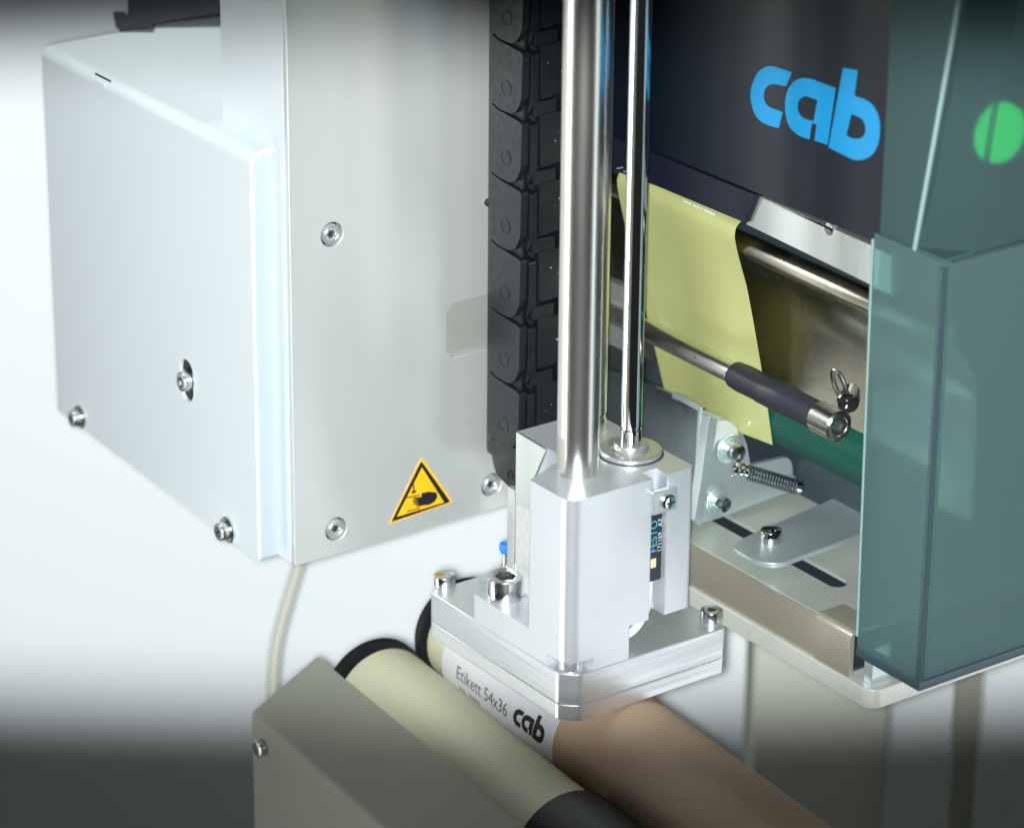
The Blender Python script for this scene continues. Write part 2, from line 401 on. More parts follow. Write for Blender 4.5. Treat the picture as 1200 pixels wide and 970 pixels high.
# ------------------------------------------------------------------ column
CY = 80.0
co = thing('column', (15, 90, 18), 'tall satin metal column face carrying the yellow hand warning sticker', 'column')
CX0 = on('y', CY, 346, 655).x; CZ0 = on('y', CY, 347, 663).z
wn = pxl('y', CY, [(524, 372), (574, 352), (574, 432), (526, 424)])
wn = rounded([on2 for on2 in [(on('y', CY, 524, 365).x, on('y', CY, 524, 358).z), (on('y', CY, 600, 365).x, on('y', CY, 524, 358).z), (on('y', CY, 600, 365).x, on('y', CY, 524, 421).z), (on('y', CY, 524, 365).x, on('y', CY, 524, 421).z)]], 3.2, 6)
scs = [on('y', CY, 389, 275), on('y', CY, 394, 620), on('y', CY, 576, 568)]
holes = [circ(s.x, s.z, 3.15, 32) for s in scs]
bm = slab('y', CY, [rounded([(CX0, CZ0), (56, CZ0), (56, 330), (CX0, 330)], .6), wn]+holes, 2.0)
finish(bm, 'face_plate', M['column'], co, .25, 3)
bm = box(CX0, 56, CY+2.0, CY+30, CZ0+.05, 330); finish(bm, 'column_core', M['paint'], co, .15)
wx, wz = [p[0] for p in wn], [p[1] for p in wn]
tag(finish(slab('y', CY+.9, rounded([(min(wx)+.25, min(wz)+.25), (max(wx), min(wz)+.25), (max(wx), max(wz)-.25), (min(wx)+.25, max(wz)-.25)], 3.0, 6), 1.0), 'cable_window_cover', M['stain2'], co, .1), 'darker plate set in the rounded cable window')
for s in scs:
    b = lathe((s.x, CY+1.9, s.z), (0, -1, 0), [(2.75, 0), (2.75, 1.2), (2.55, 1.45)]); b.free()
    bm = head((s.x, CY+1.95, s.z), (0, -1, 0), 2.62, 1.75, 1.0, 1.0, star=True, cham=.3)
    lathe((s.x, CY+.19, s.z), (0, -1, 0), [(1.75, 0), (1.9, .12), (2.05, 0)], 32, bm)
    so = finish(bm, 'screw', M['aluplate'], co); socket_shade((s.x, CY+1.95, s.z), (0, -1, 0), 1.75, .75, 1.1, so)
    finish(lathe((s.x, CY+1.98, s.z), (0, -1, 0), [(0, 0), (3.13, 0), (3.13, .1), (0, .1)], 32), 'screw_hole_shadow', M['dark'], so)  # dark disc paints the shade round the sunk screw
# tiny plug at the column's right edge
p = on('y', CY, 571, 237); finish(head(p, (0, -1, 0), 1.0, 1.2, 0), 'plug', M['dark'], co)
# warning sticker
def onc(off): return lambda a, b: on('y', CY-off, a, b)
st = finish(flat(bmesh.new(), [rounded([(494, 535), (531, 588), (455.5, 614)], 2.6, 4)], onc(.06), DV['y']*.05), 'warning_sticker', M['yellow'], co)
tag(st, 'yellow triangular crush hazard sticker')
def sub(loops, name='pictogram', m='inkb', off=.1):
    return finish(flat(bmesh.new(), loops, onc(off), DV['y']*.03), name, M[m], st)
sub([rounded([(493.8, 540), (528, 588), (458.5, 611.5)], 3, 4), rounded([(494.5, 547.5), (520.5, 588.5), (465, 605.5)], .6, 2)], 'sticker_border')
sub([rounded([(494, 577.5), (503, 575.8), (512, 577), (512.5, 583), (509, 588), (503, 591.5), (496, 592), (488.5, 594), (487.5, 592.5), (492, 591.2), (484.5, 591), (484.2, 589.4), (491, 588.8), (483.6, 588), (483.4, 586.2), (491, 586), (484, 585), (484.2, 583.2), (494, 582)], .4, 2)], 'hand_symbol')
sub([[(476.5, 582.6), (492, 579.2), (492.3, 580.4), (476.8, 583.9)]], 'press_bar_symbol')
sub([[(476.5, 598.6), (492, 594.6), (492.3, 595.9), (476.8, 599.8)]], 'press_bar_symbol')
sub([[(484, 567.5), (485.4, 567.2), (485.9, 574.5), (488.5, 574.5), (484.8, 579), (481.2, 575.8), (484.2, 575.2)]], 'arrow_symbol')

# ------------------------------------------------------------------ cable chain
ch = thing('cable_chain', (38, 70, 40), 'dark grey plastic cable chain of hinged links hanging beside the column', 'cable chain')
KX = 30.0
def kx(px, py): q = on('x', KX, px, py); return (q.y, q.z)
# outline of one link's side plate from the photo (link between y=215 and y=294)
link = [(kx(x, y)) for x, y in ((573, 200), (583, 209.5), (611, 226), (609.5, 279), (604, 292), (597, 294.5), (583, 287.5), (573.3, 277.5))]
ymin = min(p[0] for p in link); ymax = max(p[0] for p in link)
zref = kx(592, 252)[1]
pitch = (kx(592, 133)[1]-kx(590, 371)[1])/3
lk = [(p[0], p[1]-zref) for p in link]
cy_, cz_ = kx(592, 265); cz_ -= zref
def make_link(z, last=False):
    L = bpy.data.objects.new('chain_link', None); C.objects.link(L); L.empty_display_size = .005
    L.parent = ch; L.location = (Vector((KX, 68, z))*SC)-ch.location
    bpy.context.view_layer.update()
    pts = [(a, b+z) for a, b in lk]
    if last: pts = [kx(*q) for q in ((572, 513), (607, 527), (612, 578), (606, 580), (581, 556), (577, 540))]
    finish(slab('x', KX, rounded(pts, 1.1, 3), 2.2), 'side_plate', M['chain'], L, .3, 2)
    if not last:
        finish(lathe((KX+.02, cy_, cz_+z), (-1, 0, 0), [(2.0, 0), (2.0, .14), (1.75, .14), (1.75, .04), (0, .04)], 28), 'hinge_pin', M['chain'], L)
        bm = slab('x', KX+2.3, rounded([(ymin-.4, pts[2][1]-.8), (ymax, pts[0][1]-1), (ymax, pts[4][1]-1.2), (ymin+1.2, pts[4][1]-1.2), (ymin-.4, pts[4][1]+1)], 1, 3), 2.4)
        finish(bm, 'inner_plate', M['chain'], L, .25, 2)
        bm = slab('y', ymin-.9, rounded([(KX+4.9, pts[2][1]+1.5), (KX+12.5, pts[2][1]+1.5), (KX+12.5, pts[2][1]-11.8), (KX+4.9, pts[2][1]-11.8)], .8, 3), 2.4)
        finish(bm, 'crossbar', M['chain'], L, .3, 2)
        bm = slab('y', ymin-.6, rounded([(KX+3.2, pts[2][1]+1.2), (KX+10, pts[2][1]+1.2), (KX+10, pts[2][1]+4.8), (KX+3.2, pts[2][1]+4.8)], .6, 3), 1.8)
        finish(bm, 'snap_tab', M['chain'], L, .2, 2)
        bm = slab('x', KX+12.8, rounded([(ymin-.5, pts[2][1]+1), (ymax, pts[2][1]+2), (ymax, pts[4][1]), (ymin-.5, pts[4][1])], 1, 3), 2.2)
        finish(bm, 'far_plate', M['chain'], L, .25, 2)
        bm = bmesh.new()
        for k in range(2):
            px_ = KX+6+random.random()*5.5; pz_ = pts[2][1]-3-random.random()*4; s = .08+random.random()*.14
            slab('y', ymin-.93, circ(px_, pz_, s, 6), .02, bm)
        finish(bm, 'scuff', M['wprint'], L)
    else:
        bm = box(KX+2.4, KX+13, ymin+.2, ymax-1, pts[2][1]+2, pts[0][1]-1); finish(bm, 'end_bracket', M['chain'], L, .4, 2)
        finish(lathe((KX+.02, *kx(598, 556)), (-1, 0, 0), [(1.3, 0), (1.3, .25), (.9, .25), (.9, 0), (0, 0)], 24), 'hinge_pin', M['chain'], L)
for k in range(-4, 4): make_link(zref - pitch*k)
make_link(zref-pitch*4, True)
finish(box(KX+1.4, KX+2.1, ymin+1.5, ymax+2, kx(590, 545)[1], 330), 'side_gap_backing', M['rubber'], ch)  # dark backing strips added to black out light between links
finish(box(KX+2.4, KX+22, ymin+8, 79.3, kx(590, 545)[1], 330), 'rear_gap_backing', M['rubber'], ch)
bm = bmesh.new()
for i, x in enumerate((KX+6.5, KX+10)):
    tube([(x, ymin+4, 330), (x, ymin+4, kx(590, 540)[1])], 1.9, 10, bm)
finish(bm, 'cable_bundle', M['black'], ch)

# ------------------------------------------------------------------ pneumatic pressing head
g = thing('pressing_head', (24, 29, 0), 'pale aluminium pneumatic cylinder on a double plate pressing a label down, hung from steel rods', 'pneumatic head')
def plate(name, z0, z1, inset=0, m='aluplate'):
    i = inset
    pts = [(3.6+i, i), (48.5-i, i), (48.5-i, 58-i), (i, 58-i), (i, 3.6+i)]
    pts = rounded(pts, [1.2, 1.2, 1.2, 1.2, 1.2], 4)
    finish(slab('z', z0, pts, z1-z0), name, M[m], g, .28, 3)
plate('lower_plate', 0, 4.22); plate('upper_plate', 4.3, 12.55)
# body: cut from solids
TZ = 58.4
foot = [(0, 15), (0, 38.9), (14, 38.9), (14, 15)]
A = finish(slab('z', 21.4, rounded([(0, 0), (24.3, 0), (24.3, 4.6), (28.8, 4.6), (28.8, 0), (37, 0), (37, 41.3), (14.5, 41.3), (14.5, 22.2), (0, 16.0)],
            [3.6, .3, 0, 0, .3, 1.6, 1.5, .5, .5, .4], 7), TZ-21.4), 'cylinder_body', M['anod'])
B = finish(slab('z', 12.6, rounded([(0, 0), (18.5, 0), (18.5, 22.2), (14.5, 22.2), (0, 16.0)], [3.6, .3, .3, 0, .4], 7), 12), 'tmp', M['anod'])
A = boolean(A, B, 'UNION')
B = finish(slab('z', 12.6, rounded([(0, 12), (0, 38.9), (14, 38.9), (14, 12)], [0, .5, .5, 0], 5), 6.9), 'tmp', M['anod'])
A = boolean(A, B, 'UNION')
B = finish(box(-2, 7.6, -2, 8.2, 12, 15.9), 'tmp', M['anod']); A = boolean(A, B, 'DIFFERENCE')
bm = bmesh.new(); bm.from_mesh(A.data); bm.transform(Matrix.Scale(1/SC, 4)); bpy.data.objects.remove(A)
bmesh.ops.dissolve_limit(bm, angle_limit=R(1), verts=bm.verts, edges=bm.edges)
finish(bm, 'cylinder_body', M['anod'], g, .3, 2, 45)
# guide rods
def rod(p, r, z1, bm=None, flatcut=False):
    return lathe(p, (0, 0, 1), [(0, 0), (r, 0), (r, z1-p[2]), (0, z1-p[2])], 48, bm)
rp = on('z', TZ, 677, 553)
R1 = 5.05
prof = [(0, 0), (R1-.25, 0), (R1-.25, .5), (R1, .5), (R1, 260), (0, 260)]
b = lathe((rp.x, rp.y, TZ-.2), (0, 0, 1), prof, 64)
ro = finish(b, 'guide_rod', M['rod'])
cut = box(-9, -R1*.86, -6, 6, 0, 9); cut.transform(Matrix.Translation((rp.x, rp.y, on('x', rp.x-R1, 655, 529).z-5.2)) @ Matrix.Rotation(R(-14), 4, 'Z'))
cu = finish(cut, 'tmp', M['rod']); ro = boolean(ro, cu, 'DIFFERENCE')
bm = bmesh.new(); bm.from_mesh(ro.data); bm.transform(Matrix.Scale(1/SC, 4)); bpy.data.objects.remove(ro)
tag(finish(bm, 'guide_rod', M['rod'], g), 'front guide rod with a wrench flat')
rp2 = on('z', TZ, 686.5, 502)
b = lathe((rp2.x, rp2.y, TZ-.2), (0, 0, 1), [(0, 0), (R1, 0), (R1, 4), (R1-.3, 4), (R1-.3, 5), (R1, 5), (R1, 260), (0, 260)], 64)
tag(finish(b, 'guide_rod', M['rod'], g), 'rear guide rod mostly hidden by the front one')
pp = on('z', TZ, 739, 531)
b = lathe((pp.x, pp.y, TZ-.2), (0, 0, 1), [(0, 0), (7.6, 0), (7.6, 1.3), (7.3, 1.6), (4.9, 1.7), (4.9, .9), (4.2, .9), (4.2, 2.6), (3.9, 3.1), (3.1, 3.1), (0, 3.1)], 64)
finish(b, 'rod_seal', M['alu'], g)
b = lathe((pp.x, pp.y, TZ+1.5), (0, 0, 1), [(0, 0), (2.55, 0), (2.55, 5.0), (2.3, 5.2), (2.3, 5.7), (2.55, 5.9), (2.45, 260), (0, 260)], 56)
finish(b, 'piston_rod', M['chrome'], g)
b = lathe((pp.x, pp.y, TZ+.1), (0, 0, 1), [(8.0, 0), (8.0, .12), (7.5, .12), (7.5, 0)], 56); finish(b, 'seal_gap', M['dark'], g)
# clamp with cross screw over the sensor slot
cp = pxl('y', -2.2, [(758, 571), (792, 563), (791, 589), (757, 597.5)])
xs = [p[0] for p in cp]; zs = [p[1] for p in cp]
finish(slab('y', -1.6, rrect(24.0-.6, 30.6, 49.6, 55.4, .3, 3), 1.55), 'sensor_clamp', M['alu'], g, .2)
sc = Vector((27.6, -1.6, 52.4))
bm = lathe(sc, (0, -1, 0), [(0, 0), (1.9, 0), (1.9, .7), (1.5, 1.2), (0, 1.35)], 28)
s1 = finish(bm, 'screw', M['chrome'], g)
bm = box(27.6-1.1, 27.6+1.1, -3.02, -2.85, 52.4-.16, 52.4+.16); box(27.6-.16, 27.6+.16, -3.03, -2.86, 51.3, 53.5, bm)
finish(bm, 'cross_recess', M['dark'], s1)
# sensor in its slot
sn = finish(slab('y', 1.3, rrect(24.6, 28.55, 30.6, 50.6, .3, 3), 2.6), 'proximity_sensor', M['sensor'], g, .15)
def vert_text(x, z, off): return lambda a, b: (x-b, off, z+a)
finish(text_bm('FESTO', 3.0, vert_text(27.0, 38.2, 1.26)), 'lettering', M['festo'], sn)
finish(text_bm('171169   AZ', 1.75, vert_text(28.5, 37.9, 1.26)), 'lettering', M['wprint'], sn)
finish(slab('y', 1.22, rrect(25.3, 26.9, 34.2, 36.6, .15, 3), .1), 'sensor_window', M['led'], sn, .03)
cab = spline([(26.3, 3.0, 31), (26.2, 3.0, 26), (25.8, 3.6, 21.5), (23.5, 4.6, 17.2), (20.8, 7.5, 14.4), (20, 13, 13.9)], 8)
finish(tube(cab, 1.05, 14), 'sensor_cable', M['cable'], g)
# sheet at the block's left
bm = slab('x', 9.5, rounded([(34.9, 19.6), (34.9, 61.7), (22.8, 61.4), (28.0, 51.4), (26, 50), (26, 19.6)], [.2, .3, .9, .2, .2, .2], 4), .9)
finish(bm, 'guard_sheet', M['alu'], g, .1)
bm = slab('x', 9.45, rounded([(26.2, 20.5), (34.4, 20.5), (34.4, 43), (26.2, 43)], .5), .045)
finish(bm, 'frosted_film', M['frost'], g)
finish(box(9.6, 11.2, 35.4, 38.3, 19.6, 46, None), 'side_strip', M['alu'], g, .1)
# screws on the plates
def zscrew(px, py, z, r, h, sock, label=None, star=False, m='screw'):
    p = on('z', z+h, px, py); p.z = z
    so = tag(finish(head(p, (0, 0, 1), r, h, sock, h*.6 if sock else 0, star=star, cham=.25), 'screw', M[m], g), label)
    if sock: socket_shade(p, (0, 0, 1), h, h*.5, sock*.92, so)
    return so
zscrew(521, 673, 12.55, 2.75, 2.6, 0, 'flat headed screw at the far left plate corner')
zscrew(834, 714, 12.55, 2.75, 2.8, 1.25, 'socket screw at the right plate corner')
zscrew(592.5, 674, 19.5, 4.6, 5.6, 2.7, 'large bright socket cap screw on the block foot')
p = (4.1, 4.3, 12.55); tag(finish(head(p, (0, 0, 1), 2.9, 3.2, 0, cham=.5), 'screw', M['alu'], g), 'screw half hidden in the notch under the block corner')
# blue push fitting
bp = on('z', 12.6, 593, 668)
fz = finish(lathe((bp.x, bp.y, 12.6), (0, 0, 1), [(0, 0), (1.5, 0), (1.5, 1.4), (.95, 1.5), (.95, 5.2), (0, 5.2)], 24), 'air_fitting', M['nickel'], g)
finish(lathe((bp.x, bp.y, 17.5), (0, 0, 1), [(0, 0), (1.3, 0), (1.75, 1.0), (1.75, 2.4), (1.5, 2.7), (1.1, 2.7), (1.0, 2.2), (0, 2.2)], 28), 'release_ring', M['blue'], fz)

# ------------------------------------------------------------------ roller station, tube and label
AN = R(4.5); U = Vector((math.sin(AN), math.cos(AN), 0)); V = Vector((math.cos(AN), -math.sin(AN), 0))
PV, PR = 20.6, 15.0; PZ = -PR-.25
def uvz(u, v, z): return U*u+V*v+Vector((0, 0, z))
def u_at(v, z, px, py):
    """u of the sight line through the pixel where it meets the vertical plane v = const"""
    d = ray(px, py); t = (v-CAM.dot(V))/d.dot(V); p = CAM+d*t; return p.dot(U), p.z
tb = thing('cardboard_tube', uvz(0, PV, PZ), 'brown cardboard tube lying on the cream rollers under the pressing head', 'tube')
uend = 69.6
b = lathe(uvz(-130, PV, PZ), U, [(0, 0), (PR, 0), (PR, 130+uend-.3), (PR-.3, 130+uend), (PR-2, 130+uend), (PR-2, 130+uend-12), (0, 130+uend-12)], 96)
finish(b, 'tube_wall', M['card'], tb)
def wrap(u, s, off=.05):
    """u along the tube, s = mm round the tube down its left side, from the top line"""
    a = s/PR; rr = PR+off; return uvz(u, PV-rr*math.sin(a), PZ+rr*math.cos(a))
def grid_wrap(outline, off, name, m, parent, step=1.0):
    bm = bmesh.new(); u0_, u1_ = min(p[0] for p in outline), max(p[0] for p in outline)
    flat(bm, [outline], lambda a, b: (a, b, 0), None)
    n0 = int((max(p[1] for p in outline)-min(p[1] for p in outline))/step)
    s0 = min(p[1] for p in outline)
    for k in range(1, n0+1):
        bmesh.ops.bisect_plane(bm, geom=bm.verts[:]+bm.edges[:]+bm.faces[:], plane_co=(0, s0+k*step, 0), plane_no=(0, 1, 0))
    for v in bm.verts: v.co = wrap(v.co.x, v.co.y, off)
    return finish(bm, name, m, parent)
lab = grid_wrap(rrect(15.0, 69.0, -5, 31.2, 3.5, 6), .12, 'paper_label', M['label'], tb, .8)
tag(lab, 'white paper label with print, half under the plate')
def wrap_bm(bm, off=.2):
    lo = min(v.co.y for v in bm.verts); hi = max(v.co.y for v in bm.verts); k = lo+.5
    while k < hi:
        bmesh.ops.bisect_plane(bm, geom=bm.verts[:]+bm.edges[:]+bm.faces[:], plane_co=(0, k, 0), plane_no=(0, 1, 0)); k += .5
    for v in bm.verts: v.co = wrap(v.co.x, v.co.y, off)
    return bm
def label_text(txt, size, u, s, sx=1.0):
    bm = text_bm(txt, size, lambda a, b: (u-a*sx, s-b, 0)); wrap_bm(bm); finish(bm, 'lettering', M['ink'], lab)
label_text('Etikett 54x36', 5.2, 61.6, 24.2, .89)
bm = bmesh.new()
for a0, a1 in ((0, .9), (1.1, 1.5), (1.7, 2.3), (2.5, 3.2), (5.2, 6.0), (6.2, 6.6), (6.8, 7.6), (7.8, 8.4), (8.6, 9.4), (9.6, 10.2)):
    for q in ((a0, 26.2), (a0+.1, 26.9)):
        flat(bm, [[(60.6-q[0], q[1]), (60.6-a1, q[1]), (60.6-a1, q[1]+.3), (60.6-q[0], q[1]+.3)]], lambda a, b: (a, b, 0), None)
wrap_bm(bm); finish(bm, 'small_print', M['ink'], lab)

# outlines of the lower case logo letters, in a unit frame: x right, y up
def arcp(cx, cy, rx, ry, a0, a1, n=10):
    return [(cx+rx*math.cos(R(a0+(a1-a0)*k/n)), cy+ry*math.sin(R(a0+(a1-a0)*k/n))) for k in range(n+1)]
LC = [arcp(.55, .75, .55, .25, 90, 180, 6)[0:0] + [(1.0, 1.0), (1.0, .74), (.58, .74)] + arcp(.58, .5, .24, .24, 90, 270, 8)[1:] + [(1.0, .26), (1.0, 0.0)] + arcp(.5, .5, .5, .5, 270, 90, 14)]
def place(loops, f): return [[f(*p) for p in lp] for lp in loops]
# ------------------------------------------------------------------ rollers
r1 = 13.6; TH = R(67); RV1 = PV-(PR+r1+.3)*math.sin(TH); RZ = PZ-(PR+r1+.3)*math.cos(TH)
rs = thing('roller_stand', uvz(0, 10, RZ-20), 'sheet metal stand with two cream rubber rollers carrying the brown tube', 'roller stand')
for v, zz, nm, u0_ in ((RV1, RZ, 'front cream roller', -10), (PV, PZ, 'rear cream roller with the brown tube pushed over it', 56)):
    ue = 80.0; r1 = 13.6 if v == RV1 else 13.4
    rr = finish(lathe(uvz(u0_, v, zz), U, [(0, 0), (r1-.6, 0), (r1, .6), (r1, ue-u0_-.6), (r1-.6, ue-u0_), (0, ue-u0_)], 72), 'roller', M['cream'], rs)
    tag(rr, nm)
    cpf = finish(lathe(uvz(ue+.2, v, zz), U, [(0, 0), (r1-2.5, 0), (r1-2.5, 1.6), (r1+.9, 1.6), (r1+.9, 4.4), (0, 4.4)], 56), 'end_cap', M['rubber'], rr)
    if v == RV1:
        finish(lathe(uvz(-10.4, v, RZ), -U, [(0, 0), (r1+1.6, 0), (r1+1.6, 26), (0, 26)], 56), 'end_cap', M['rubber'], rr)
r1 = 13.6; v1 = RV1-r1-1.0
ua, za = u_at(v1, 0, 372, 768); v2 = v1-14.5
ub, zb = u_at(v2, 0, 295, 834)
un, zn = u_at(v1, 0, 590, 941)
print('bracket', ua, za, ub, zb, un, zn)
bm = bmesh.new()
# inclined cover sheet and its folded-down skirt
k = [(v1, za), (v2, zb), (v2, zb-90)]
th = 1.4
sec = [(v1, za), (v2+.8, zb+.8*(za-zb)/(v1-v2)), (v2+.1, zb-.2), (v2, zb-1.2), (v2, zb-90), (v2+th, zb-90), (v2+th, zb-1.6), (v1, za-th*1.6)]
def bracket_pt(u): return lambda a, b: uvz(u, a, b)
flat(bm, [sec], bracket_pt(-110), U*(110+(ua+ub)/2))
for v in bm.verts:
    if v.co.dot(U) > 0:
        q = min(1, max(0, (v1-v.co.dot(V))/(v1-v2))); v.co += U*(ua+(ub-ua)*q-(ua+ub)/2)
finish(bm, 'cover_sheet', M['olive'], rs, .2)
bm = bmesh.new(); flat(bm, [[(v1+1, za-2), (v2+2, zb-2), (v2+2, zb-90), (v1+30, zb-90), (v1+30, RZ-r1-3), (v1+1, RZ-r1-3)]], bracket_pt(min(ua, ub)-4), U*2)
finish(bm, 'end_plate', M['olive'], rs, .2)
us, zs_ = u_at(v2, 0, 308, 876)
finish(head(uvz(us, v2, zs_), -V, 2.3, 1.8, 1.0, 1.0, star=True), 'screw', M['screw'], rs)

# ------------------------------------------------------------------ label printer on the right
PX = 62.0
pr = thing('label_printer', (110, 20, 3), 'open label printer with smoked teal cover, steel guides and cyan lettering', 'label printer')
bc0 = on('x', PX, 1015, 831); BZ0 = bc0.z; BZ1 = on('x', PX, 1015, 808).z; BY0 = bc0.y-1.5
finish(slab('z', BZ0, rounded([(PX, BY0), (240, BY0), (240, 150), (PX, 150)], [4.2, 0, 0, 0], 8), BZ1-BZ0), 'base_plate', M['base'], pr, .3, 2)
TZp = 19.0; SY0 = on('x', PX+.8, 997, 765).y
# skirt under the tray
bm = slab('x', PX+.8, [(SY0, BZ1+.4), (SY0, TZp-.2), (150, TZp-.2), (150, BZ1+.4)], 1.0); finish(bm, 'skirt', M['skirt'], pr)
# rounded end tab of the skirt, standing proud
ty = on('x', PX+.4, 957, 722).y
sec = [(PX+.2, BZ1+.5), (PX+.2, TZp-1.4)]+[(PX+2.0-1.8*math.cos(R(a)), TZp-1.4+2.0*math.sin(R(a))) for a in range(15, 91, 15)]+[(PX+9, TZp+.65), (PX+9, TZp+.1), (PX+2, TZp+.1), (PX+1.0, TZp-1), (PX+.75, BZ1+.5)]
bm = slab('y', SY0-.4, sec, ty-SY0+.4); finish(bm, 'end_tab', M['skirt'], pr)
# tray top with slots
def zp(pts, z=TZp): return pxl('z', z, pts)
s1 = on('z', TZp, 982, 683); s2_ = on('z', TZp, 935, 657)
def slotloop(x, y0, y1, r, n=8):
    return [(x+r*math.cos(R(180+180*k/n)), y0+r+r*math.sin(R(180+180*k/n))) for k in range(n+1)]+[(x+r*math.cos(R(180*k/n)), y1-r+r*math.sin(R(180*k/n))) for k in range(n+1)]
q1 = slotloop((s1.x+s2_.x)/2, s1.y-2, s1.y+24, 2.5); a_ = on('z', TZp, 878, 628)
q2 = slotloop((s1.x+s2_.x)/2, s1.y+27, s1.y+52, 2.5)
bm = slab('z', TZp-1.0, [[(PX+1.2, SY0), (170, SY0), (170, 148), (PX+1.2, 148)], q1, q2], 1.0); finish(bm, 'tray', M['tray'], pr, .3, 2)
sec = [(PX+.8, TZp-1.2), (PX+.8, TZp-.9)]
finish(box(PX+3, 168, SY0+2, 140, BZ1+.1, BZ1+.8), 'tray_well', M['body'], pr)
# small support under the cover and little end block
pb = on('z', BZ1, 1030, 800)
finish(box(pb.x-2.5, pb.x+3.5, pb.y, pb.y+3, BZ1, BZ1+10), 'cover_stop', M['zinc'], pr, .4)
# rounded bracket plate lying on the tray with its socket screw
zt = TZp+4.2
pts = zp([(856, 640), (874, 628), (1040, 556), (1050, 610), (912, 661), (884, 657)], zt)
finish(slab('z', zt-1.4, rounded(pts, [2.5, 4, 0, 0, 4, 4], 6), 1.4), 'bracket_plate', M['zinc'], pr, .25)
p = on('z', zt, 903, 634)
finish(head((p.x, p.y, zt), (0, 0, 1), 2.75, 3.2, 1.35, 1.8), 'screw', M['chrome'], pr)
finish(lathe((p.x, p.y, TZp), (0, 0, 1), [(0, 0), (2.5, 0), (2.5, zt-TZp-1.4), (0, zt-TZp-1.4)], 24), 'spacer', M['zinc'], pr)
# grey sheet and folded lever bracket
LX = 70.0
pts = pxl('x', LX, [(700, 428), (757, 449), (823, 479), (818, 560), (806, 620), (700, 600)])
finish(slab('x', LX, pts, 1.2), 'side_sheet', M['steel'], pr, .2)
pts = pxl('x', LX-.3, [(788, 459), (800, 463), (823, 477), (822, 483), (800, 471), (788, 466)])
finish(slab('x', LX-.5, pts, .5), 'sheet_edge', M['zinc'], pr, .1)
LY = on('x', LX, 824, 520).y
def ly(pts, off=0): return pxl('y', LY-off, pts)
pts = ly([(822, 480), (846, 489), (866, 497), (876, 520), (880, 545), (905, 560), (930, 556), (938, 566), (930, 574), (842, 608), (812, 615), (806, 600), (818, 560)])
lev = finish(slab('y', LY, rounded(pts, [1, 2, 2.5, 2, 1, 1, 1.5, 1, 1, 1, 1.5, .5, .5], 4), 1.6), 'lever_plate', M['zinc'], pr, .3)
# flange turned back along the left side of the lever plate
pts = [on('y', LY, *q) for q in ((822, 482), (832, 486), (822, 560), (812, 612), (804, 606), (812, 560))]
finish(slab('y', LY-3.2, rounded([(q.x, q.z) for q in pts], .6), 3.1), 'lever_flange', M['zinc'], pr, .7, 3)
# white rounded pivot boss and bolts
c1 = on('y', LY-1, 851, 524); c2 = on('y', LY-1, 841, 587)
bs = ly([(823, 536), (826, 505), (838, 494), (853, 493), (864, 501), (868, 518), (860, 514), (850, 512), (840, 518), (836, 530), (833, 540)], 2)
finish(slab('y', LY-1.9, rounded(bs, .8), 1.8), 'pivot_shroud', M['clear'], pr, .4, 3)
for c, k in ((c1, 1.0), (c2, .85)):
    o_ = 2.0 if k == 1 else .2
    bm = lathe((c.x, LY-o_, c.z), (0, -1, 0), [(0, 0), (4.2*k, 0), (4.2*k, .7), (3.9*k, .95), (3.1*k, .95), (3.1*k, 1.5), (0, 1.5)], 40)
    wv = finish(bm, 'washer', M['zinc'], pr)
    bm = head((c.x, LY-o_-1.5, c.z), (0, -1, 0), 2.3*k, 2.8, 0, cham=.5)
    finish(bm, 'bolt', M['screw'], pr)
# horizontal spring
sa = on('y', LY-5, 858, 548); sb = on('y', LY-16, 939, 572)
bm = bmesh.new(); d = (sb-sa); x_, y_, z_ = frame(d); pts = []
turns = 17; n = turns*12
for k in range(n+1):
    tt = .22+.72*k/n; a = 2*math.pi*turns*k/n; pts.append(sa+d*tt+x_*(1.75*math.cos(a))+y_*(1.75*math.sin(a)))
sp = finish(tube(pts, .30, 6), 'spring', M['steel'], pr)
finish(tube([sa, sa+d*.5, sb], .85, 14), 'spring_rod', M['chrome'], pr)
finish(lathe(sa+d*.93, d, [(0, 0), (1.3, 0), (1.5, .3), (1.5, 1.2), (1.1, 1.6), (0, 1.6)], 20), 'rod_end', M['chrome'], pr)
bm = bmesh.new()
for i, s in enumerate((.02, .1, .17)):
    lathe(sa+d*s, d, [(0, 0), (2.0-.3*i, 0), (2.2-.3*i, .3), (2.2-.3*i, 1.1), (0, 1.2)], 20, bm)
finish(bm, 'rod_nut', M['chrome'], pr)
# rounded clear lug behind the spring
pts = pxl('y', LY+3, [(866, 552), (880, 545), (925, 535), (930, 548), (928, 565), (905, 572), (870, 578)])
finish(slab('y', LY+3, rounded(pts, [1, 1, 3, 2, 2, 1, 1], 5), 1.5), 'rear_lug', M['zinc'], pr, .2)
# green platen roller
gr = on('x', 84, 893, 500); gz = on('x', 84, 960, 548)
ga = on('x', 86, 890, 517); 
gy1 = on('x', 84, 880, 500).y; gy0 = on('x', 82, 1040, 560).y-8; gzb = on('x', 84, 960, 554).z+8.3
b = lathe((90, gy0, gzb), (0, 1, 0), [(0, 0), (8.6, 0), (8.6, gy1-gy0), (0, gy1-gy0)], 64)
finish(b, 'platen_roller', M['green'], pr)
